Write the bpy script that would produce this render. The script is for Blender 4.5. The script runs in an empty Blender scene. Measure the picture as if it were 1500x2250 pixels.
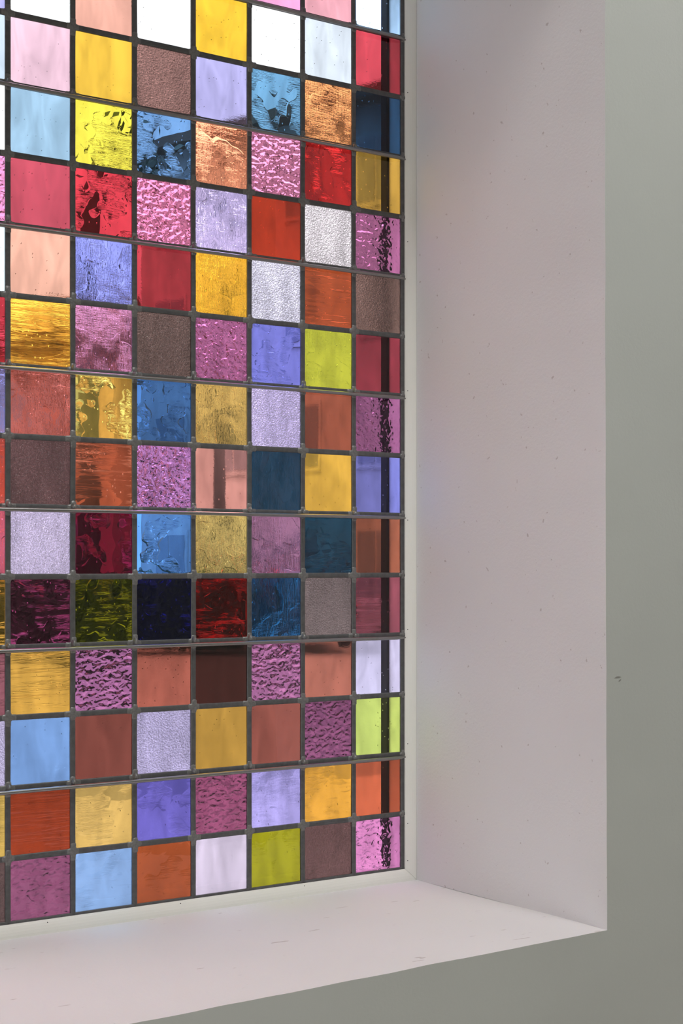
import bpy, bmesh, math, random
from mathutils import Vector, noise as mnoise

# ------------------------------------------------------------------ camera
FPX, TH, Z0, X0, HOR, K0 = 3392.4, 0.606483, 2.62864, -0.568556, 1240.98, 7.82866
P, ZC = 0.12, 1.55                         # pane pitch, eye height (metres)
RV = Vector((math.cos(TH), -math.sin(TH), 0)); FV = Vector((math.sin(TH), math.cos(TH), 0)); UV = Vector((0, 0, 1))
CAM = -X0 * RV - Z0 * FV + Vector((0, 0, ZC))
sc = bpy.context.scene
col = sc.collection
cd = bpy.data.cameras.new('camera'); cam = bpy.data.objects.new('camera', cd); col.objects.link(cam)
cam.location = CAM; cam.rotation_euler = (math.pi / 2, 0, -TH)
cd.sensor_fit = 'VERTICAL'; cd.sensor_height = 36.0; cd.lens = FPX / 2250 * 36.0
cd.shift_x = 0.0; cd.shift_y = (HOR - 1125) / 2250
cd.clip_end = 500
sc.camera = cam

# ------------------------------------------------------------------ sky: even overcast, brighter overhead
w = bpy.data.worlds.new('overcast_sky'); sc.world = w; w.use_nodes = True
nt = w.node_tree; nt.nodes.clear()
SKY_H, SKY_Z = 1.5, 13.0
tc = nt.nodes.new('ShaderNodeTexCoord'); sp = nt.nodes.new('ShaderNodeSeparateXYZ')
mr = nt.nodes.new('ShaderNodeMapRange'); mr.inputs['From Min'].default_value = 0; mr.inputs['From Max'].default_value = 1
mr.inputs['To Min'].default_value = SKY_H; mr.inputs['To Max'].default_value = SKY_Z
bg = nt.nodes.new('ShaderNodeBackground'); bg.inputs['Color'].default_value = (0.95, 0.98, 1.0, 1)
wo = nt.nodes.new('ShaderNodeOutputWorld')
nt.links.new(tc.outputs['Generated'], sp.inputs[0]); 
mx = nt.nodes.new('ShaderNodeMath'); mx.operation = 'MAXIMUM'; mx.inputs[1].default_value = 0.0
pw = nt.nodes.new('ShaderNodeMath'); pw.operation = 'POWER'; pw.inputs[1].default_value = 1.5
nt.links.new(sp.outputs['Z'], mx.inputs[0]); nt.links.new(mx.outputs[0], pw.inputs[0]); nt.links.new(pw.outputs[0], mr.inputs['Value'])
nt.links.new(mr.outputs[0], bg.inputs['Strength']); nt.links.new(bg.outputs[0], wo.inputs[0])

sc.view_settings.view_transform = 'Standard'; sc.view_settings.look = 'None'
sc.view_settings.gamma = 1.0; sc.view_settings.use_curve_mapping = False
sc.view_settings.exposure = 0.0
cy = sc.cycles
cy.max_bounces = 6; cy.diffuse_bounces = 3; cy.glossy_bounces = 3; cy.transmission_bounces = 6; cy.adaptive_threshold = .04; cy.adaptive_min_samples = 20; cy.transparent_max_bounces = 4
CEIL_FILL = 22.0                                 # radiance of the added ceiling light
SIDE_FILL = 3.8                                  # radiance of the added glowing side panel

# ------------------------------------------------------------------ helpers
rng = random.Random(7)
def lin(c):
    return tuple((v / 255 / 12.92) if v / 255 <= 0.04045 else ((v / 255 + 0.055) / 1.055) ** 2.4 for v in c)
def ray(x, y): return FV + RV * ((x - 750) / FPX) - UV * ((y - HOR) / FPX)
def at_depth(x, y, d): return CAM + ray(x, y) * d          # d metres along the camera axis
def on_y(x, y, Y):
    d = ray(x, y); return CAM + d * ((Y - CAM.y) / d.y)
def kz(k): return ZC - P * (k - K0)                        # height of horizontal lead line k
def mesh(name, verts, faces, smooth=False):
    m = bpy.data.meshes.new(name); m.from_pydata([tuple(v) for v in verts], [], faces); m.update()
    if smooth:
        for pl in m.polygons: pl.use_smooth = True
    return m
def obj(name, me, mat=None, parent=None, loc=None):
    o = bpy.data.objects.new(name, me); col.objects.link(o)
    if mat is not None and me is not None and not me.materials: me.materials.append(mat)
    if parent is not None: o.parent = parent
    if loc is not None: o.location = loc
    return o
def tag(o, label=None, cat=None, group=None, kind=None):
    if label: o['label'] = label
    if cat: o['category'] = cat
    if group: o['group'] = group
    if kind: o['kind'] = kind
    return o
def empty(name, loc=(0, 0, 0)):
    o = bpy.data.objects.new(name, None); col.objects.link(o); o.location = loc; o.empty_display_size = .1
    return o
BOXF = [(0, 3, 2, 1), (4, 5, 6, 7), (0, 1, 5, 4), (1, 2, 6, 5), (2, 3, 7, 6), (3, 0, 4, 7)]
def boxv(x0, x1, y0, y1, z0, z1):
    return [(x0, y0, z0), (x1, y0, z0), (x1, y1, z0), (x0, y1, z0), (x0, y0, z1), (x1, y0, z1), (x1, y1, z1), (x0, y1, z1)]
def boxes(name, lst):
    vs, fs = [], []
    for b in lst:
        n = len(vs); vs += boxv(*b); fs += [tuple(i + n for i in f) for f in BOXF]
    return mesh(name, vs, fs)
def bevel(me, width, seg=2):
    bm = bmesh.new(); bm.from_mesh(me)
    bmesh.ops.bevel(bm, geom=bm.edges[:], offset=width, segments=seg, affect='EDGES', profile=.6)
    bm.to_mesh(me); bm.free(); return me
def loft(name, rings, closed=True, cap=True, smooth=True):
    """rings of equally many points; closed = each ring is a loop"""
    n = len(rings[0]); vs = [p for r in rings for p in r]; fs = []
    for a in range(len(rings) - 1):
        for i in range(n if closed else n - 1):
            j = (i + 1) % n
            fs.append((a * n + i, a * n + j, (a + 1) * n + j, (a + 1) * n + i))
    if cap and closed:
        fs.append(tuple(range(n - 1, -1, -1))); fs.append(tuple((len(rings) - 1) * n + i for i in range(n)))
    return mesh(name, vs, fs, smooth)
def tube(name, pts, radii, n=12):
    rings = []
    pts = [Vector(p) for p in pts]
    for i, p in enumerate(pts):
        t = (pts[min(i + 1, len(pts) - 1)] - pts[max(i - 1, 0)]).normalized()
        a = t.cross(Vector((0, 1, 0)) if abs(t.y) < .9 else Vector((1, 0, 0))).normalized(); b = t.cross(a)
        rings.append([p + (a * math.cos(k * 2 * math.pi / n) + b * math.sin(k * 2 * math.pi / n)) * radii[i] for k in range(n)])
    return loft(name, rings)

# ------------------------------------------------------------------ materials
class NT:
    def __init__(s, name):
        s.m = bpy.data.materials.new(name); s.m.use_nodes = True; s.t = s.m.node_tree; s.t.nodes.clear()
        s.out = s.n('ShaderNodeOutputMaterial')
    def n(s, typ, **kw):
        nd = s.t.nodes.new(typ)
        for k, v in kw.items():
            if k in nd.bl_rna.properties: setattr(nd, k, v)
            else: nd.inputs[k.replace('_', ' ')].default_value = v
        return nd
    def l(s, a, b): s.t.links.new(a, b)
    def noise(s, vec, scale, detail=3, rough=.55, dist=0.0):
        nd = s.n('ShaderNodeTexNoise', Scale=scale, Detail=detail, Roughness=rough, Distortion=dist)
        if vec is not None: s.l(vec, nd.inputs['Vector'])
        return nd.outputs['Fac']
    def mapping(s, vec, scale=(1, 1, 1), rot=(0, 0, 0), loc=None):
        nd = s.n('ShaderNodeMapping'); nd.inputs['Scale'].default_value = scale; nd.inputs['Rotation'].default_value = rot
        s.l(vec, nd.inputs['Vector'])
        if loc is not None: s.l(loc, nd.inputs['Location'])
        return nd.outputs[0]
    def math(s, op, a, b=None, clamp=False):
        nd = s.n('ShaderNodeMath', operation=op, use_clamp=clamp)
        for i, v in enumerate((a, b)):
            if v is None: continue
            if isinstance(v, (int, float)): nd.inputs[i].default_value = v
            else: s.l(v, nd.inputs[i])
        return nd.outputs[0]
    def rng(s, v, a, b, c, d):
        nd = s.n('ShaderNodeMapRange', clamp=True)
        for i, k in enumerate((a, b, c, d)): nd.inputs[i + 1].default_value = k
        s.l(v, nd.inputs[0]); return nd.outputs[0]
    def bump(s, h, dist, prev=None):
        nd = s.n('ShaderNodeBump'); nd.inputs['Strength'].default_value = 1; nd.inputs['Distance'].default_value = dist
        s.l(h, nd.inputs['Height'])
        if prev is not None: s.l(prev, nd.inputs['Normal'])
        return nd.outputs[0]
    def mix(s, fac, a, b, mode='MIX'):
        nd = s.n('ShaderNodeMix', data_type='RGBA', blend_type=mode)
        for i, v in ((0, fac), (6, a), (7, b)):
            if isinstance(v, (int, float)): nd.inputs[i].default_value = v
            elif isinstance(v, tuple): nd.inputs[i].default_value = v if len(v) == 4 else (*v, 1)
            else: s.l(v, nd.inputs[i])
        return nd.outputs[2]
    def bsdf(s, **kw):
        nd = s.n('ShaderNodeBsdfPrincipled', **kw); s.l(nd.outputs[0], s.out.inputs[0]); return nd

def paint(name, c, c2, rough=.6, bumpd=.0004, scuffs=None, brush=(1, 1, 1)):
    t = NT(name); co = t.n('ShaderNodeTexCoord').outputs['Object']
    big = t.noise(co, 2.2, 2); f = t.rng(big, .35, .65, 0, 1)
    base = t.mix(f, c, c2)
    if scuffs:                                             # thin scuff marks and specks with a shape of their own
        sv = t.mapping(co, (7, 26, 26), (0, 0, .35)); sn = t.noise(sv, 3.0, 2)
        ln = t.rng(sn, .715, .75, 0, .55)
        sp2 = t.n('ShaderNodeTexVoronoi', Scale=16.0); t.l(co, sp2.inputs['Vector'])
        dots = t.rng(sp2.outputs['Distance'], .004, .010, .35, 0)
        kp = t.n('ShaderNodeSeparateColor'); t.l(sp2.outputs['Color'], kp.inputs[0])
        dots = t.math('MULTIPLY', dots, t.math('GREATER_THAN', kp.outputs[0], .88))
        base = t.mix(t.math('MAXIMUM', ln, dots), base, scuffs)
    b = t.bsdf(Roughness=rough); b.inputs['Specular IOR Level'].default_value = .3
    t.l(base, b.inputs['Base Color'])
    fine = t.noise(t.mapping(co, brush), 170, 2, .6)
    n1 = t.bump(fine, bumpd); n2 = t.bump(t.noise(co, 9, 1), bumpd * 6, n1)
    t.l(n2, b.inputs['Normal']); return t.m
def simple(name, c, rough=.6, metal=0.0, var=.15, scale=30, bumpd=0, spec=.5):
    t = NT(name); co = t.n('ShaderNodeTexCoord').outputs['Object']
    n = t.noise(co, scale, 2)
    b = t.bsdf(Roughness=rough, Metallic=metal); b.inputs['Specular IOR Level'].default_value = spec
    t.l(t.mix(n, tuple(v * (1 - var) for v in c), tuple(min(1, v * (1 + var)) for v in c)), b.inputs['Base Color'])
    if bumpd: t.l(t.bump(n, bumpd), b.inputs['Normal'])
    return t.m

def glass(kind):
    """coloured glass; the tint is the object's own colour, the relief differs by kind"""
    t = NT('stained_glass_' + kind)
    oi = t.n('ShaderNodeObjectInfo'); co = t.n('ShaderNodeTexCoord').outputs['Object']
    wn = t.n('ShaderNodeTexWhiteNoise', noise_dimensions='1D'); t.l(oi.outputs['Random'], wn.inputs['W'])
    off = t.n('ShaderNodeVectorMath', operation='SCALE'); t.l(wn.outputs['Color'], off.inputs[0]); off.inputs['Scale'].default_value = 9.0
    ad = t.n('ShaderNodeVectorMath', operation='ADD'); t.l(co, ad.inputs[0]); t.l(off.outputs[0], ad.inputs[1]); v = ad.outputs[0]
    rough = 0.0
    # flat colour, a little uneven in the melt
    tone = t.rng(t.noise(t.mapping(v, (2.4, 1, .8), (0, .35, 0)), 12, 2, .6, .5), .3, .7, .78, 1.15)
    # bubbles caught in the glass
    vo = t.n('ShaderNodeTexVoronoi', Scale=190.0); t.l(t.mapping(v, (1.0, 1, .62)), vo.inputs['Vector'])
    keep = t.n('ShaderNodeSeparateColor'); t.l(vo.outputs['Color'], keep.inputs[0])
    seed = t.math('MULTIPLY', t.rng(vo.outputs['Distance'], .07, .22, 1, 0), t.math('GREATER_THAN', keep.outputs[0], .9))
    wave = t.noise(v, 17, 1)
    if kind == 'granular': tone = t.math('MULTIPLY', tone, t.rng(t.noise(v, 380, 2, .7), .36, .64, .66, 1.34))
    else: tone = t.math('MULTIPLY', tone, t.rng(seed, .2, 1, 1, .7))
    if kind == 'clear':
        n = t.bump(wave, .00020); n = t.bump(seed, .0002, n)
        n = t.bump(t.noise(t.mapping(v, (1, 1, 5), (0, .5, 0)), 90, 2), .00001, n)
    elif kind == 'seedy':
        n = t.bump(wave, .0007); n = t.bump(seed, .0004, n)
        scr = t.noise(t.mapping(v, (14, 1, 130), (0, .5, 0)), 1.0, 3, .65, .6)
        gate = t.rng(t.noise(v, 26, 1), .5, .66, 0, 1)
        n = t.bump(t.math('MULTIPLY', scr, gate), .0014, n)
    elif kind == 'crinkled':
        n = t.bump(wave, .0016); n = t.bump(seed, .0004, n)
        a = t.noise(t.mapping(v, (20, 1, 120), (0, .7, 0)), 1.0, 3, .6, .3)
        b2 = t.noise(t.mapping(v, (120, 1, 22), (0, .65, 0)), 1.0, 3, .6, .3)
        gate = t.rng(t.noise(v, 22, 1), .42, .6, .15, 1)
        n = t.bump(t.math('MULTIPLY', t.math('ADD', a, b2), gate), .0011, n)
    elif kind == 'streaky':
        n = t.bump(wave, .0009); n = t.bump(seed, .0004, n)
        scr = t.noise(t.mapping(v, (8, 1, 130), (0, -.06, 0)), 1.0, 3, .55, .9)
        gate = t.rng(t.noise(t.mapping(v, (.4, 1, 1)), 20, 1), .36, .6, .1, 1)
        n = t.bump(t.math('MULTIPLY', scr, gate), .0016, n)
    elif kind == 'hammered':
        sm = t.n('ShaderNodeTexVoronoi', feature='SMOOTH_F1', Scale=105.0, Smoothness=.7)
        wv = t.n('ShaderNodeVectorMath', operation='ADD'); wob = t.n('ShaderNodeTexNoise', Scale=70.0, Detail=1.0); t.l(v, wob.inputs['Vector'])
        sc2 = t.n('ShaderNodeVectorMath', operation='SCALE'); t.l(wob.outputs['Color'], sc2.inputs[0]); sc2.inputs['Scale'].default_value = .012
        t.l(t.mapping(v, (.75, 1, 1.15), (0, .3, 0)), wv.inputs[0]); t.l(sc2.outputs[0], wv.inputs[1]); t.l(wv.outputs[0], sm.inputs['Vector'])
        n = t.bump(sm.outputs['Distance'], .0023)
    elif kind == 'granular':
        n = t.bump(t.noise(v, 330, 3, .6), .0016); rough = .04
        n = t.bump(t.noise(v, 60, 2), .0008, n)
    colr = t.n('ShaderNodeVectorMath', operation='SCALE'); t.l(oi.outputs['Color'], colr.inputs[0]); t.l(tone, colr.inputs['Scale'])
    b = t.bsdf(Roughness=rough, IOR=1.5); b.inputs['Transmission Weight'].default_value = 1.0
    t.l(colr.outputs[0], b.inputs['Base Color']); t.l(n, b.inputs['Normal'])
    return t.m
KINDS = {'p': 'clear', 's': 'seedy', 'c': 'crinkled', 'r': 'streaky', 'h': 'hammered', 'g': 'granular'}
GL = {k: glass(v) for k, v in KINDS.items()}

WALL_C = (.492, .505, .475)
M = {}
M['wall'] = paint('sage_grey_wall_paint', WALL_C, tuple(v * .965 for v in WALL_C), .55, .00035)
M['reveal'] = paint('white_reveal_paint', (.80, .79, .79), (.77, .76, .76), .6, .0004, scuffs=(.42, .36, .34))
M['bead'] = paint('off_white_gloss_paint', (.83, .82, .76), (.81, .80, .74), .35, .0001)
M['ceiling'] = simple('white_ceiling_paint', (.8, .8, .78), .8)
M['floor'] = simple('grey_brown_floor', (.42, .34, .26), .5, scale=6)
M['lead'] = simple('dull_lead', (.105, .104, .104), .5, .35, .35, 120, .00015)
M['solder'] = simple('solder', (.19, .187, .18), .42, .45, .45, 260, .0004)
M['steel'] = simple('bare_steel', (.31, .305, .30), .3, 1.0, .12, 80)
M['dark_bar'] = simple('black_outer_frame_paint', (.012, .012, .014), .8, spec=.08)
M['outer_white'] = simple('pale_outer_plaster', (.86, .855, .84), .8, scale=12, bumpd=.0005)
M['stone'] = simple('pale_sill_stone', (.55, .54, .52), .8, scale=20)

# ------------------------------------------------------------------ the room
XJ, ZS = 0.8680, 0.9150                    # jamb plane, sill level
XL, ZT = -0.634, kz(-2) + .034             # left jamb, head of the opening
YF0, SL = -0.5390, 0.026                   # inner wall face: y = YF0 + SL * (x - .88)
YO = 0.078                                 # outer wall face
RX0, RX1, RY0, RZ1 = -3.2, 2.9, -5.6, 5.0
def yw(x): return YF0 + SL * (x - .88)
def jit(a, s, amp):                        # hand-plastered unevenness of an arris
    return amp * (mnoise.noise(Vector((a * 9, s, 0))) + .5 * mnoise.noise(Vector((a * 37, s, 4))))
NB = 90
def xj_front(z): return XJ + .0125 - .0045 * min(1, max(0, (z - ZS) / 1.0)) + jit(z, 1.3, .0009)
def zs_front(x): return ZS - .0005 + jit(x, 7.7, .0012)
jz = [ZS + (ZT - ZS) * i / NB for i in range(NB + 1)]
sx = [XL + (XJ - XL) * i / NB for i in range(NB + 1)]
corner = Vector((xj_front(ZS), yw(XJ + .0125), zs_front(XJ)))
jf = [Vector((xj_front(z), yw(xj_front(z)), z)) for z in jz]; jf[0] = corner; jf[1] = corner.lerp(jf[2], .5)
sf = [Vector((x, yw(x), zs_front(x))) for x in sx]; sf[-1] = corner
lf = [Vector((XL - .012, yw(XL), z)) for z in jz]; lf[0] = sf[0]
hf = [Vector((x, yw(x), ZT)) for x in sx]; hf[0] = lf[-1]; hf[-1] = jf[-1]

vs, fs = [], []
def strip(a, b):
    n = len(vs); vs.extend(a); vs.extend(b); k = len(a)
    for i in range(k - 1): fs.append((n + i, n + i + 1, n + k + i + 1, n + k + i))
strip([Vector((p.x, yw(p.x), 0)) for p in sf], sf)
strip(jf, [Vector((RX1, yw(RX1), p.z)) for p in jf])
strip([Vector((RX0, yw(RX0), p.z)) for p in lf], lf)
strip(hf, [Vector((p.x, yw(p.x), RZ1)) for p in hf])
def quad(*c): n = len(vs); vs.extend(Vector(q) for q in c); fs.append((n, n + 1, n + 2, n + 3))
c0 = corner
quad((c0.x, yw(c0.x), 0), (RX1, yw(RX1), 0), (RX1, yw(RX1), c0.z), c0)
quad((RX0, yw(RX0), 0), (sf[0].x, yw(sf[0].x), 0), sf[0], (RX0, yw(RX0), sf[0].z))
quad(jf[-1], (RX1, yw(RX1), ZT), (RX1, yw(RX1), RZ1), (jf[-1].x, yw(jf[-1].x), RZ1))
quad((RX0, yw(RX0), ZT), lf[-1], (lf[-1].x, yw(lf[-1].x), RZ1), (RX0, yw(RX0), RZ1))
wall = obj('wall_back', mesh('wall_back', vs, fs), M['wall'])
tag(wall, 'sage grey painted plaster wall around the deep window recess', 'wall', kind='structure')

def surf(name, a, b, n, mat, wob=0.0, axis=0):
    """a hand-finished plaster surface between two edge lines"""
    rows = []
    for i in range(n + 1):
        t_ = i / n; row = []
        for p, q in zip(a, b):
            v = p.lerp(q, t_)
            v[axis] += wob * math.sin(math.pi * t_) * mnoise.noise(Vector((v.x * 4, v.y * 4, v.z * 4)))
            row.append(v)
        rows.append(row)
    return obj(name, loft(name, rows, closed=False, cap=False), mat, wall)
YB = 0.002
def wall_at(px, py):                       # point of the inner wall face behind a pixel
    d = ray(px, py); t_ = (YF0 + SL * (CAM.x - .88) - CAM.y) / (d.y - SL * d.x); return CAM + d * t_
M['chip'] = simple('bare_plaster_chip', (.24, .23, .21), .9)
for pl in ([(1349, 1490), (1354, 1486.5), (1359, 1486), (1364, 1487.5), (1359, 1488.6), (1354, 1489)], [(1358, 1497), (1361, 1493.5), (1363.5, 1492.5), (1363, 1495), (1360, 1497.5)]):
    q = [wall_at(*p_) for p_ in pl]; n_ = len(q); o_ = Vector((0, -.0006, 0))
    obj('paint_chip', mesh('paint_chip', [v + o_ * .2 for v in q] + [v + o_ for v in q], [tuple(range(n_, 2 * n_))] + [(i, (i + 1) % n_, n_ + (i + 1) % n_, n_ + i) for i in range(n_)]), M['chip'], wall)
surf('jamb', [Vector((XJ, YB, z)) for z in jz], jf, 24, M['reveal'], .0022, 0)
surf('sill', sf, [Vector((x, YB, ZS)) for x in sx], 24, M['reveal'], .0022, 2)
surf('jamb', lf, [Vector((XL, YB, z)) for z in jz], 6, M['reveal'])
surf('lintel', [Vector((x, YB, ZT)) for x in sx], hf, 6, M['reveal'])
# outer leaf of the wall: pale plaster reveal just outside the glass
XO = 0.8460
om = boxes('outer_leaf', [(XO, RX1, .012, YO, 0, RZ1), (RX0, XL + .02, .012, YO, 0, RZ1),
                          (XL + .02, XO, .012, YO, 0, kz(13) - .002), (XL + .02, XO, .012, YO, ZT - .02, RZ1)])
obj('outer_leaf', om, M['outer_white'], wall)
osl = mesh('outer_sill', boxv(XL, XO + .05, .006, .17, kz(13) - .03, kz(13) + .006), BOXF)
for i in (6, 7): osl.vertices[i].co.z -= .016
obj('outer_sill', osl, M['stone'], wall)

def slab(name, b, mat, label, cat):
    o = obj(name, boxes(name, [b]), M[mat]); tag(o, label, cat, kind='structure'); return o
slab('floor', (RX0, RX1, RY0, yw(RX0) - .0, -.08, 0), 'floor', 'plain grey brown floor of the room', 'floor')
slab('ceiling', (RX0, RX1, RY0, .05, RZ1, RZ1 + .1), 'ceiling', 'plain white ceiling of the room', 'ceiling')
slab('wall_left', (RX0 - .1, RX0, RY0, .05, 0, RZ1), 'wall', 'plain sage grey wall on the left', 'wall')
slab('wall_right', (RX1, RX1 + .1, RY0, .05, 0, RZ1), 'wall', 'plain sage grey wall on the right', 'wall')
slab('wall_front', (RX0, RX1, RY0 - .1, RY0, 0, RZ1), 'wall', 'plain sage grey wall behind the viewer', 'wall')

# added round ceiling light, out of view, to brighten wall and sill
tfill = NT('fill_light_diffuser'); em = tfill.n('ShaderNodeEmission', Strength=CEIL_FILL); em.inputs['Color'].default_value = (1, 1, .99, 1)
tfill.l(em.outputs[0], tfill.out.inputs[0])
def disc_rings(prof, n=40):
    return [[Vector((r * math.cos(2 * math.pi * k / n), r * math.sin(2 * math.pi * k / n), z)) for k in range(n)] for r, z in prof]
fillbody = loft('fill_light_body', disc_rings([(.30, 0), (.33, 0), (.33, -.05), (.315, -.055), (.305, -.05)]))
filldiff = loft('fill_light_diffuser', disc_rings([(.30, -.045), (.29, -.062), (.2, -.075), (.08, -.08), (.01, -.0805)]))
r = empty('added_ceiling_light', (.65, -2.2, RZ1)); tag(r, 'added round white ceiling light, out of view', 'lamp')
for nm, me, mt in (('housing', fillbody, M['bead']), ('diffuser', filldiff, tfill.m)): obj(nm, me, mt, r).scale = (2.2, 2.2, 1.6)
# added glowing panel shaped like a window, out of view, to brighten the jamb
tw = NT('side_fill_glow'); em = tw.n('ShaderNodeEmission', Strength=SIDE_FILL); em.inputs['Color'].default_value = (.97, 1, 1.03, 1)
tw.l(em.outputs[0], tw.out.inputs[0])
w2 = empty('side_fill_panel', (RX0, -2.9, .25)); tag(w2, 'added glowing white side panel opposite the jamb, out of view', 'window', kind='structure')
obj('frame', boxes('frame', [(.0, .05, -1.55, 1.55, -.06, 0), (.0, .05, -1.55, 1.55, 1.6, 1.66), (.0, .05, -1.55, -1.5, 0, 1.6), (.0, .05, 1.5, 1.55, 0, 1.6)]), M['bead'], w2)
for k in range(3): obj('pane', boxes('fill_pane', [(.004, .012, -1.5 + k, -.52 + k, 0, 1.6)]), tw.m, w2)
for k in range(2): obj('fill_mullion', boxes('fill_mullion', [(.0, .045, -.52 + k, -.5 + k, 0, 1.6)]), M['bead'], w2)

# ------------------------------------------------------------------ the leaded window
win = empty('window_1', (0, 0, 0))
tag(win, 'leaded window of square coloured glass panes set in a white beaded frame', 'window', kind='structure')
C0, C1, R0, R1 = -5, 6, -1, 13
# every pane in view: kind of relief, seen colour (sRGB), colour word; columns left to right, rows downwards
GRID = {
 -1: {-1: 'p 250 190 215 pink', 0: 'p 190 185 240 lavender', 1: 'p 215 230 245 pale blue', 2: 'p 255 255 255 white', 3: 'h 225 140 190 pink', 4: 'p 205 230 245 pale blue', 5: 's 190 60 80 red', 6: 'c 150 155 230 lavender blue', 7: 's 175 85 80 salmon', 8: 'c 190 100 130 rose', 9: 'r 190 140 60 amber', 10: 'r 135 80 90 mauve', 11: 'g 180 170 205 lavender', 12: 'r 200 165 85 amber', 13: 'g 105 80 80 brown'},
 0: {-1: 'p 185 215 240 pale blue', 0: 'p 255 255 255 white', 1: 'p 246 206 226 pale pink', 2: 'p 165 205 236 pale blue', 3: 'p 214 85 105 rose red', 4: 'p 250 190 166 peach', 5: 'r 225 160 55 amber', 6: 'c 172 88 80 salmon', 7: 'g 95 70 70 brown', 8: 'g 186 172 204 pale lavender', 9: 's 62 30 42 plum', 10: 'r 205 155 66 amber', 11: 'p 118 158 218 sky blue', 12: 'r 150 60 38 rust red', 13: 'h 143 80 114 purple'},
 1: {-1: 'p 250 215 90 yellow', 0: 'p 250 186 166 peach', 1: 'p 250 205 70 yellow', 2: 's 240 230 75 lemon yellow', 3: 's 195 52 64 red', 4: 'c 140 146 232 violet blue', 5: 'c 170 105 138 mauve', 6: 's 200 158 72 gold', 7: 'r 152 75 52 rust', 8: 's 86 26 38 dark crimson', 9: 's 53 53 14 olive green', 10: 'h 140 86 126 purple', 11: 'p 130 70 62 brick red', 12: 's 214 174 96 pale amber', 13: 's 138 174 228 sky blue'},
 2: {-1: 'p 240 220 235 pale pink', 0: 'p 255 255 255 white', 1: 'g 150 112 106 mauve brown', 2: 's 86 122 168 steel blue', 3: 'h 224 130 178 pink', 4: 'p 160 52 58 crimson', 5: 'g 100 80 76 brown', 6: 's 60 96 148 deep blue', 7: 'h 164 104 160 orchid purple', 8: 's 84 134 208 bright blue', 9: 's 14 22 36 navy blue', 10: 'p 160 86 72 terracotta', 11: 'g 174 164 204 lavender', 12: 's 106 96 190 violet', 13: 's 164 80 52 burnt orange'},
 3: {-1: 'p 235 120 130 rose', 0: 'p 255 210 60 yellow', 1: 'p 186 182 240 lavender', 2: 'c 228 150 112 peach', 3: 'c 204 186 238 lavender', 4: 'c 246 180 52 golden amber', 5: 'h 168 94 138 magenta purple', 6: 'c 184 148 80 khaki gold', 7: 'p 178 120 112 dusty pink', 8: 'c 172 146 84 khaki gold', 9: 's 66 18 22 dark red', 10: 'p 66 40 36 dark brown', 11: 'p 184 140 62 amber', 12: 'h 146 76 110 plum purple', 13: 'p 214 200 224 pale lavender'},
 4: {-1: 'p 236 160 205 pink', 0: 'p 255 255 255 white', 1: 's 100 150 190 steel blue', 2: 'h 214 130 172 pink', 3: 'p 174 56 38 orange red', 4: 'g 204 200 220 white', 5: 's 118 120 214 violet blue', 6: 'g 174 160 202 lavender', 7: 'c 44 64 84 dark teal', 8: 'c 140 96 126 mauve', 9: 'c 36 56 82 dark blue', 10: 'h 146 90 130 purple', 11: 'p 150 84 74 terracotta', 12: 'c 166 156 224 lavender blue', 13: 's 164 158 30 olive lime'},
 5: {-1: 'p 246 176 190 pink', 0: 'p 228 240 250 bluish white', 1: 'c 216 140 88 peach orange', 2: 's 170 42 42 red', 3: 'g 214 206 212 white', 4: 'r 165 76 48 rust orange', 5: 'c 188 188 62 lime', 6: 'p 150 80 62 rust', 7: 'p 214 164 66 amber', 8: 's 42 62 78 dark teal', 9: 'g 114 100 100 grey', 10: 'p 164 98 84 terracotta', 11: 'h 130 76 110 purple', 12: 's 224 160 62 amber', 13: 'g 110 82 82 mauve brown'},
 6: {-1: 'p 150 185 222 pale blue', 0: 'p 150 52 62 red', 1: 'p 46 72 104 navy blue', 2: 'p 200 154 66 amber', 3: 'h 166 96 138 magenta purple', 4: 'g 110 86 80 brown', 5: 'p 150 60 72 dark red', 6: 'h 160 94 140 orchid purple', 7: 'p 126 128 214 violet blue', 8: 'p 160 90 70 rust brown', 9: 'r 154 80 94 maroon', 10: 'p 204 196 226 pale lavender', 11: 'p 190 206 106 lime green', 12: 'p 166 80 56 burnt orange', 13: 'h 182 110 160 orchid pink'},
}
RELIEF = {'p': 'smooth', 's': 'bubbled', 'c': 'crinkled', 'r': 'streaky', 'h': 'hammered', 'g': 'granular'}
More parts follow.
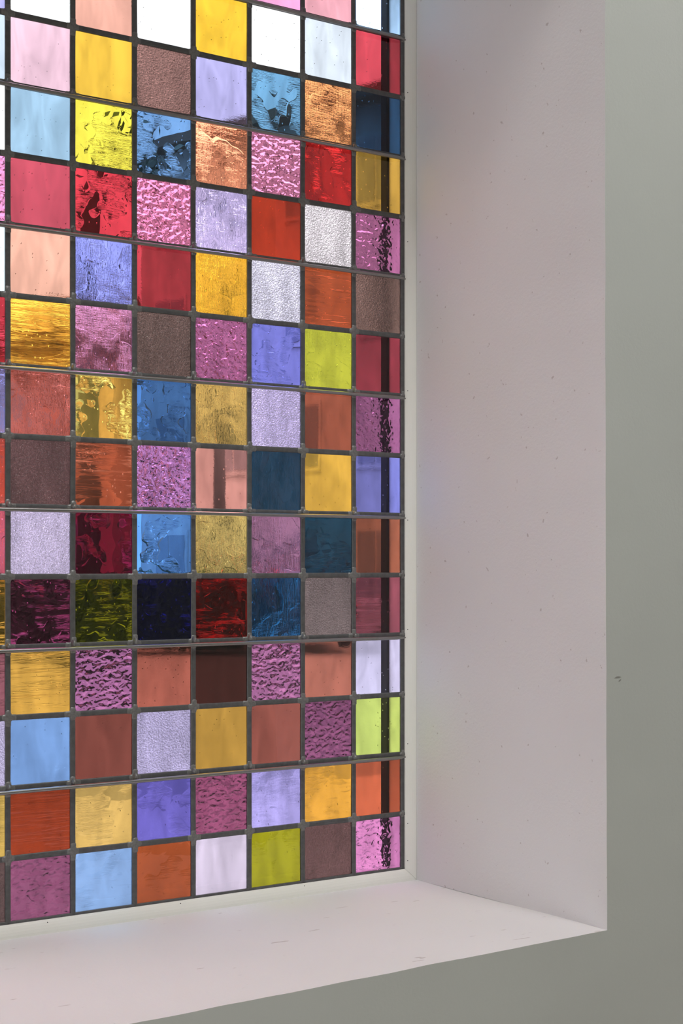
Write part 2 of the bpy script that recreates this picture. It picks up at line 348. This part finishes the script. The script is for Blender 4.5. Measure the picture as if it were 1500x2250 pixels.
# how bright the outdoors is behind each row of panes (used to turn a seen colour into a tint)
BACK = {-3: 2.9, -2: 2.8, -1: 2.7, 0: 2.6, 1: 2.5, 2: 2.0, 3: 1.3, 4: 1.1, 5: .9, 6: .75, 7: .7, 8: .6, 9: .45, 10: .8, 11: .8, 12: .9, 13: 1.0}
TINT = {(-1,-1):[0.354,0.191,0.252], (-1,0):[0.185,0.174,0.313], (-1,1):[0.243,0.283,0.326], (-1,2):[0.523,0.523,0.523], (-1,3):[0.442,0.154,0.303], (-1,4):[0.429,0.556,0.642], (-1,5):[0.629,0.055,0.098], (-1,6):[0.366,0.394,0.950], (-1,7):[0.615,0.130,0.115], (-1,8):[0.716,0.177,0.310], (-1,9):[0.950,0.484,0.083], (-1,10):[0.209,0.069,0.088], (-1,11):[0.298,0.263,0.399], (-1,12):[0.276,0.180,0.043], (-1,13):[0.059,0.034,0.034],
 (0,-1):[.18,.252,.323], (0,0):[.385,.385,.385], (0,1):[.32,.208,.249], (0,2):[.152,.232,.309], (0,3):[.28,.04,.06], (0,4):[.478,.248,.184], (0,5):[.95,.535,.068], (0,6):[.652,.201,.186], (0,7):[.084,.043,.044], (0,8):[.384,.33,.476], (0,9):[.255,.034,.117], (0,10):[.488,.263,.046], (0,11):[.127,.224,.438], (0,12):[.145,.02,.007], (0,13):[.121,.033,.074],
 (1,-1):[.354,.252,.038], (1,0):[.298,.15,.117], (1,1):[.339,.205,.024], (1,2):[.407,.349,.036], (1,3):[.35,.024,.036], (1,4):[.186,.202,.536], (1,5):[.589,.245,.465], (1,6):[.95,.759,.183], (1,7):[.521,.167,.096], (1,8):[.177,.008,.046], (1,9):[.175,.162,.003], (1,10):[.257,.089,.203], (1,11):[.147,.039,.03], (1,12):[.319,.204,.06], (1,13):[.109,.18,.327],
 (2,-1):[.323,.265,.308], (2,0):[.385,.385,.385], (2,1):[.118,.062,.055], (2,2):[.071,.145,.282], (2,3):[.538,.153,.289], (2,4):[.327,.031,.043], (2,5):[.087,.054,.048], (2,6):[.052,.148,.389], (2,7):[.582,.247,.644], (2,8):[.126,.361,.95], (2,9):[.003,.003,.096], (2,10):[.285,.075,.052], (2,11):[.283,.25,.4], (2,12):[.072,.059,.247], (2,13):[.155,.031,.009],
 (3,-1):[.308,.07,.083], (3,0):[.371,.222,.017], (3,1):[.182,.168,.299], (3,2):[.95,.339,.188], (3,3):[.652,.544,.95], (3,4):[.95,.491,.04], (3,5):[.413,.125,.292], (3,6):[.684,.453,.13], (3,7):[.893,.408,.367], (3,8):[.752,.574,.189], (3,9):[.244,.003,.003], (3,10):[.037,.01,.008], (3,11):[.326,.176,.032], (3,12):[.14,.033,.075], (3,13):[.283,.243,.316],
 (4,-1):[.311,.13,.226], (4,0):[.385,.385,.385], (4,1):[.063,.147,.241], (4,2):[.491,.159,.28], (4,3):[.409,.034,.012], (4,4):[.414,.398,.487], (4,5):[.192,.208,.728], (4,6):[.39,.332,.546], (4,7):[.015,.055,.112], (4,8):[.416,.195,.359], (4,9):[.014,.099,.256], (4,10):[.258,.089,.197], (4,11):[.198,.054,.041], (4,12):[.189,.164,.358], (4,13):[.146,.135,.003],
 (5,-1):[.301,.14,.163], (5,0):[.259,.28,.309], (5,1):[.506,.201,.076], (5,2):[.403,.017,.017], (5,3):[.428,.392,.415], (5,4):[.382,.074,.025], (5,5):[.498,.525,.047], (5,6):[.335,.089,.051], (5,7):[.782,.463,.067], (5,8):[.008,.051,.096], (5,9):[.128,.097,.098], (5,10):[.319,.101,.071], (5,11):[.134,.039,.092], (5,12):[.347,.166,.02], (5,13):[.079,.039,.039],
 (6,-1):[.363,.554,.821], (6,0):[.244,.025,.036], (6,1):[.014,.045,.1], (6,2):[.423,.244,.042], (6,3):[.327,.103,.226], (6,4):[.135,.079,.067], (6,5):[.233,.03,.047], (6,6):[.269,.088,.206], (6,7):[.165,.173,.506], (6,8):[.249,.076,.043], (6,9):[.207,.05,.072], (6,10):[.462,.422,.593], (6,11):[.372,.44,.107], (6,12):[.269,.056,.025], (6,13):[.334,.112,.255]}   #TINT#
pool = [v for c in GRID.values() for v in c.values()]
pr = random.Random(3)
XE = 0.8440                                # right edge of the glazing
ZE = 0.9380                                # bottom edge of the glazing
def cx(u): return P * u
pane_m = {}
def pane_mesh(kind, wdt, hgt):
    key = (kind, round(wdt, 4), round(hgt, 4))
    if key not in pane_m:
        me = boxes('pane_' + KINDS[kind], [(-wdt / 2, wdt / 2, -.0015, .0015, -hgt / 2, hgt / 2)])
        me.materials.append(GL[kind]); pane_m[key] = me
    return pane_m[key]
for c in range(C0, C1 + 1):
    for r in range(R0, R1 + 1):
        x0, x1 = cx(c) + .0022, (cx(c + 1) if c < C1 else XE) - .0022
        z1, z0 = kz(r - 1) - .0022, (kz(r) if r < R1 else ZE) + .0022
        spec = GRID.get(c, {}).get(r)
        seen = spec is not None
        if not seen: spec = pr.choice(pool)
        f = spec.split(); kd = f[0]; rgb = tuple(int(v) for v in f[1:4]); word = ' '.join(f[4:])
        o = obj('pane', pane_mesh(kd, x1 - x0, z1 - z0), None, win, ((x0 + x1) / 2, 0, (z0 + z1) / 2))
        o.rotation_euler = (rng.gauss(0, .0035), 0, 0)
        T = TINT.get((c, r)) or [min(.97, max(.004, v / BACK[r])) for v in lin(rgb)]
        o.color = (*T, 1)
        o['label'] = '%s %s glass pane' % (RELIEF[kd], word)

# lead cames: a slightly domed face and a narrow return down to the glass
def came_ring(wd, ax, p):
    h = wd / 2; prof = [(-h, .0014), (-h, -.0024), (-h * .8, -.0032), (-h * .3, -.0036), (h * .3, -.0036), (h * .8, -.0032), (h, -.0024), (h, .0014), (h * .8, .0034), (-h * .8, .0034)]
    return [Vector((a, b, p)) if ax == 'z' else Vector((p, b, a)) for a, b in prof]
CW = .0098
ztop = kz(R0 - 1)
def came(ax, a, b, pos, wd=CW):
    n = 24; rings = []
    for i in range(n + 1):
        q = a + (b - a) * i / n
        k = jit(q, pos * 13 + (5 if ax == 'x' else 0), .0005)
        rings.append([v + (Vector((k, 0, 0)) if ax == 'z' else Vector((0, 0, k))) for v in came_ring(wd + jit(q, pos * 7, .0006), ax, q)])
    me = loft('came', rings, smooth=False)
    bm = bmesh.new(); bm.from_mesh(me); bmesh.ops.recalc_face_normals(bm, faces=bm.faces[:]); bm.to_mesh(me); bm.free()
    return obj('came', me, M['lead'], win, (pos, 0, 0) if ax == 'z' else (0, 0, pos))
for u in range(C0 + 1, C1 + 1): came('z', ZE, ztop, cx(u))
for k in range(R0, R1): came('x', cx(C0), XE, kz(k))
came('z', ZE, ztop, XE - .0042); came('z', ZE, ztop, cx(C0) + .004)
came('x', cx(C0), XE, ZE + .0005, .0085); came('x', cx(C0), XE, ztop - .004)

# solder joints: a low cross with filleted inner corners
def joint_mesh(seed, t_shape=False):
    g = random.Random(seed); h = CW / 2 + .0004; fr = .0026; pts = []
    arm = [h + .0082 + g.uniform(-.0025, .0035) for _ in range(4)]
    if t_shape: arm[0] = .001
    for q in range(4):
        a = q * math.pi / 2; ca, sa = math.cos(a), math.sin(a)
        def P2(u, v): return (u * ca - v * sa, u * sa + v * ca)
        L = arm[q]
        for u, v in ((L - .0018, -h), (L - .0002, -h * .62), (L + g.uniform(0, .0012), 0), (L - .0003, h * .6), (L - .002, h)):
            pts.append(P2(u, v * g.uniform(.93, 1.02)))
        if not (t_shape and (q == 0 or q == 3)):
            cxx = h + fr
            for s in range(5):
                b = -math.pi / 2 - s * math.pi / 8
                pts.append(P2(cxx + fr * math.cos(b), cxx + fr * math.sin(b)))
    n = len(pts); vs = [(x, -.0030, z) for x, z in pts]; inner = []
    vs += [(x * .9, -.0042 + g.uniform(-.0001, .0001), z * .9) for x, z in pts]
    vs += [(x * .45, -.0047 + g.uniform(-.0002, .0002), z * .45) for x, z in pts]
    fs = []
    for a in (0, 1):
        for i in range(n):
            j = (i + 1) % n; fs.append((a * n + i, a * n + j, (a + 1) * n + j, (a + 1) * n + i))
    fs.append(tuple(2 * n + i for i in range(n)))
    me = mesh('solder_joint', vs, fs, True)
    bm = bmesh.new(); bm.from_mesh(me); bmesh.ops.recalc_face_normals(bm, faces=bm.faces[:])
    bmesh.ops.triangulate(bm, faces=[f for f in bm.faces if len(f.verts) > 4]); bm.to_mesh(me); bm.free()
    me.materials.append(M['solder']); return me
jm = [joint_mesh(s) for s in range(9)]
for u in range(C0 + 1, C1 + 1):
    for k in range(R0, R1):
        o = obj('solder_joint', rng.choice(jm), None, win, (cx(u) + rng.gauss(0, .0004), 0, kz(k) + rng.gauss(0, .0004)))
        o.rotation_euler = (0, rng.choice((0, 1, 2, 3)) * math.pi / 2 + rng.gauss(0, .03), 0)
for k in range(R0, R1):
    o = obj('solder_joint', rng.choice(jm), None, win, (XE - .0042, 0, kz(k))); o.scale = (.62, 1, .62)

# steel saddle bars on every second lead line, soldered to the cames
def bar_mesh():
    pts, rad = [], []
    xa, xb = cx(C0) + .004, XE - .003
    n = 60
    for i in range(n + 1):
        t_ = i / n; x = xa + (xb - xa) * t_
        e = min(1, min(x - xa, xb - x) / .016)
        pts.append((x, -.0095 - .0045 * e, 0)); rad.append(.0017 + .0019 * e)
    return tube('saddle_bar', pts, rad, 14)
bm_ = bar_mesh()
blob = loft('solder_tie', [[Vector((.0052 * rr * math.cos(a * math.pi / 6), yy, .0085 * rr * math.sin(a * math.pi / 6) + .004)) for a in range(12)]
                           for rr, yy in ((1, -.003), (.95, -.0055), (.75, -.0085), (.4, -.0105), (.05, -.011))])
for k in range(-1, R1, 2):
    if (k % 2) == 0: continue
    o = obj('saddle_bar', bm_, M['steel'], win, (0, 0, kz(k) - .0055)); o['label'] = 'round steel bar across the lead lines'
    for u in range(C0 + 1, C1 + 1):
        tb = obj('solder_tie', blob, M['solder'], o, (cx(u), 0, .003)); tb.scale = (rng.uniform(.85, 1.1), 1, rng.uniform(.8, 1.15))

# white glazing beads round the opening, mitred at the corners
BW = XJ - XE + .0005
prof = [(0, .002), (.0, -.0040), (.0012, -.0056), (.004, -.0076), (.008, -.0096), (.013, -.0112), (.018, -.0119), (BW - .0012, -.0120), (BW, -.0108), (BW, .002)]
def bead(name, along, lo, hi, inner, sgn):
    """sgn: direction from the glass edge outwards; lo/hi = +1 where the mitre lengthens"""
    rings = []
    for end in (0, 1):
        rings.append([])
        for a, y in prof:
            base = (lo[0] - a * lo[1]) if end == 0 else (hi[0] + a * hi[1])
            rings[-1].append(Vector((inner + sgn * a, y, base)) if along == 'z' else Vector((base, y, inner + sgn * a)))
    me = loft(name, rings, smooth=False)
    bm = bmesh.new(); bm.from_mesh(me); bmesh.ops.recalc_face_normals(bm, faces=bm.faces[:]); bm.to_mesh(me); bm.free()
    o = obj('glazing_bead', me, M['bead'], win); o['label'] = 'off white painted glazing bead'; return o
XLE = cx(C0)
G_ = .0003
bead('bead_right', 'z', (ZE + G_, 1), (ztop - G_, 1), XE, 1)
bead('bead_left', 'z', (ZE + G_, 1), (ztop - G_, 1), XLE, -1)
bead('bead_bottom', 'x', (XLE + G_, 1), (XE - G_, 1), ZE, -1)
bead('bead_top', 'x', (XLE + G_, 1), (XE - G_, 1), ztop, 1)
nail = loft('nail', [[Vector((.0009 * rr * math.cos(a), yy, .0009 * rr * math.sin(a))) for a in [k * math.pi / 4 for k in range(8)]] for rr, yy in ((1, 0), (1, -.0006), (.5, -.0009))])
for z in (.955, 1.03, 1.19, 1.42, 1.64, 1.90, 2.2, 2.5): obj('nail', nail, M['dark_bar'], win, (XE + .0045, -.0076, z))
for x in (.60, .33, .07, -.2): obj('nail', nail, M['dark_bar'], win, (x, -.0076, ZE - .0045))
# dark frame of the outer glazing, just outside the coloured glass
ofm = boxes('outer_frame', [(XO - .006, XO + .001, .0530, .0725, kz(13) - .01, ZT - .02), (XL + .019, XL + .026, .053, .0725, kz(13) - .01, ZT - .02)])
o = obj('outer_frame', ofm, M['dark_bar'], win); o['label'] = 'dark upright of the outer frame behind the end panes'

# ------------------------------------------------------------------ outdoors, seen only through the glass
GZ = -.10
M['paving'] = simple('pale_concrete_paving', (.33, .32, .31), .85, scale=1.5, var=.1)
M['asphalt'] = simple('grey_asphalt', (.185, .185, .185), .9, scale=3)
M['facade'] = paint('grey_facade_render', (.42, .395, .375), (.37, .35, .33), .8, .001)
M['brick'] = simple('brown_brick', (.32, .19, .13), .85, scale=8, var=.3)
M['frame_paint'] = simple('greyish_frame_paint', (.40, .38, .36), .6)
M['roof'] = simple('brown_roof_tile', (.11, .07, .05), .8, scale=6)
M['dark_glass'] = simple('dark_window_glass', (.2, .205, .22), .15)
M['bark'] = simple('dark_bark', (.05, .04, .032), .9, scale=9, var=.4)
M['leaf'] = simple('dark_green_leaves', (.022, .034, .014), .7, scale=5, var=.5)
M['post'] = simple('dark_grey_post_paint', (.035, .036, .038), .5)
M['car'] = simple('dark_car_paint', (.02, .022, .028), .3)
M['red'] = simple('red_plastic', (.75, .02, .02), .3)
M['rubber'] = simple('black_rubber', (.015, .015, .015), .8)
o = obj('pavement', boxes('pavement', [(-60, 90, YO, 7.3, GZ - .3, GZ)]), M['paving']); tag(o, 'pale pavement outside, seen through the lowest panes', 'pavement', kind='structure')
o = obj('road', boxes('road', [(-60, 90, 7.3, 80, GZ - .4, GZ - .1)]), M['asphalt']); tag(o, 'grey road surface outside, beyond the pale pavement', 'road', kind='structure')

def facing(px, d):      # place on the ground straight behind pixel column px
    q = at_depth(px, HOR, d); return Vector((q.x, q.y, GZ))
def building(name, pl, pr_, d, d2, top_y, mat, label, floors, bays, pitch, dp):
    a, b = facing(pl, d), facing(pr_, d2); L = (b - a).length
    H = (HOR - top_y) / FPX * d + ZC - GZ
    root = empty(name, a); root.rotation_euler = (0, 0, math.atan2(b.y - a.y, b.x - a.x)); tag(root, label, 'building')
    obj('wall', boxes('wall', [(0, L, 0, dp, 0, H)]), M[mat], root)
    rf = mesh('roof', [(-.4, -.7, H), (L + .4, -.7, H), (L + .4, dp + .6, H), (-.4, dp + .6, H), (-.4, -.7, H + .28), (L + .4, -.7, H + .28), (L + .4, dp + .6, H + .28), (-.4, dp + .6, H + .28), (-.4, dp / 2, H + pitch), (L + .4, dp / 2, H + pitch)],
              [(0, 3, 2, 1), (0, 1, 5, 4), (2, 3, 7, 6), (4, 5, 9, 8), (6, 7, 8, 9), (1, 2, 6, 9, 5), (0, 4, 8, 7, 3)])
    obj('roof', rf, M['roof'], root)
    fh = H / floors; bw = L / bays
    wm = boxes('window', [(-bw * .26, bw * .26, -.05, .05, fh * .22, fh * .78)])
    fm = boxes('pane', [(-bw * .23, -.03, -.07, -.05, fh * .26, fh * .74), (.03, bw * .23, -.07, -.05, fh * .26, fh * .74)])
    for i in range(floors):
        for j in range(bays):
            ww = obj('window', wm, M['frame_paint'], root, (bw * (j + .5), 0, fh * i)); obj('pane', fm, M['dark_glass'], ww)
    return root
building('street_building', 310, 1300, 46, 36, 355, 'facade', 'tall grey-brown building across the street behind the right-hand panes', 4, 6, 1.5, 6)
building('brick_house', -420, 248, 39, 39, 760, 'brick', 'lower brown building across the street behind the left-hand panes', 2, 5, 1.6, 4)

def foliage(n, size, fn, seed):
    g = random.Random(seed); vs, fs = [], []
    for _ in range(n):
        p = fn(g); a = Vector((g.gauss(0, 1), g.gauss(0, 1), g.gauss(0, 1))).normalized(); b = a.orthogonal().normalized(); s = size * g.uniform(.6, 1.3)
        k = len(vs); vs += [p - a * s, p + b * s * .5 + Vector((0, 0, .1 * s)), p + a * s, p - b * s * .5]; fs.append((k, k + 1, k + 2, k + 3))
    return mesh('foliage', vs, fs)
# dark hedge along the far side of the street
a, b = facing(-330, 30), facing(535, 30); L = (b - a).length
hd = empty('hedge', a); hd.rotation_euler = (0, 0, math.atan2(b.y - a.y, b.x - a.x)); tag(hd, 'dark clipped hedge across the road behind the plum and navy panes', 'hedge')
vs, fs = [], []
core = bevel(boxes('hedge_core', [(0, L, 0, 1.0, 0, 1.42)]), .15, 2); obj('core', core, M['leaf'], hd)
def hp(g):
    s = g.choice((0, 0, 1)); x = g.uniform(0, L)
    return Vector((x, -.05, g.uniform(0, 1.4))) if s == 0 else Vector((x, g.uniform(0, 1), 1.42))
fo = obj('leaves', foliage(3500, .09, hp, 5), M['leaf'], hd); fo['kind'] = 'stuff'

# a leaning street tree with bare lower trunk
base = facing(195, 33)
tr = empty('street_tree', base); tag(tr, 'dark slender street tree standing behind the red and mauve panes', 'tree')
def rel(px, py, d): return at_depth(px, py, d) - base
obj('trunk', tube('trunk', [rel(192, 1405, 33), rel(196, 1100, 33), rel(190, 700, 33), rel(200, 420, 33), rel(218, 360, 33)], [.28, .24, .21, .18, .14]), M['bark'], tr)
for pts in ([(200, 430), (225, 362), (262, 318), (300, 288)], [(250, 325), (275, 318), (292, 312)]):
    dd = [33 + .4 * i for i in range(len(pts))]
    obj('branch', tube('branch', [rel(x, y, q) for (x, y), q in zip(pts, dd)], [.12 - .028 * i for i in range(len(pts))], 8), M['bark'], tr)
def crown(g):
    c_ = rel(*g.choice(((290, 290), (262, 325), (350, 375), (318, 385), (275, 312))), 33.5); return c_ + Vector((g.gauss(0, .32), g.gauss(0, .4), g.gauss(0, .25)))
fo = obj('foliage', foliage(260, .15, crown, 8), M['leaf'], tr); fo['kind'] = 'stuff'

# street lamp
base = facing(482, 33)
sl = empty('street_lamp', base); tag(sl, 'dark street lamp post standing behind the lavender and amber panes', 'lamp')
obj('pole', tube('pole', [rel(482, 1409, 33), rel(482, 900, 33), rel(482, 420, 33), rel(480, 345, 33)], [.14, .12, .10, .09]), M['post'], sl)
obj('arm', tube('arm', [rel(480, 350, 33), rel(490, 330, 33), rel(515, 312, 33), rel(545, 305, 33)], [.09, .08, .07, .07]), M['post'], sl)
hdm = loft('lamp_head', [[rel(545, 305, 33) + Vector((x, .16 * rr * math.cos(k * math.pi / 5), .1 * rr * math.sin(k * math.pi / 5))) for k in range(10)] for x, rr in ((-.1, .4), (.1, .9), (.5, 1), (.8, .6))])
obj('lamp_head', hdm, M['post'], sl)
obj('base', boxes('base', [(-.12, .12, -.12, .12, 0, .5)]), M['post'], sl)

# a parked dark van with red rear lights
base = facing(676, 30)
cr = empty('parked_van', base); cr.rotation_euler = (0, 0, -TH + .12); tag(cr, 'dark parked van with red rear lights behind the mauve and teal panes', 'van')
body = mesh('body', [(-.9, 0, .35), (.9, 0, .35), (.9, 4.6, .35), (-.9, 4.6, .35), (-.92, 0, 1.1), (.92, 0, 1.1), (.92, 4.6, .95), (-.92, 4.6, .95), (-.78, .12, 1.95), (.78, .12, 1.95), (.78, 3.0, 1.95), (-.78, 3.0, 1.95), (-.88, 3.8, 1.0), (.88, 3.8, 1.0)],
            [(0, 3, 2, 1), (0, 1, 5, 4), (1, 2, 6, 13, 5), (3, 0, 4, 12, 7), (2, 3, 7, 6), (4, 5, 9, 8), (8, 9, 10, 11), (5, 13, 10, 9), (12, 4, 8, 11), (11, 10, 13, 12), (7, 12, 13, 6)])
obj('body', bevel(body, .05), M['car'], cr)
obj('rear_window', boxes('rear_window', [(-.66, .66, .02, .06, 1.25, 1.72)]), M['dark_glass'], cr)
for s in (-1, 1):
    obj('rear_light', bevel(boxes('rear_light', [(s * .80 - .09, s * .80 + .09, -.04, .03, 1.0, 1.5)]), .02), M['red'], cr)
    for yy in (.8, 3.8):
        obj('wheel', loft('wheel', [[Vector((s * x, yy + .33 * rr * math.cos(k * math.pi / 9), .33 + .33 * rr * math.sin(k * math.pi / 9))) for k in range(18)] for x, rr in ((.70, .9), (.72, 1), (.9, 1), (.93, .85))]), M['rubber'], cr)
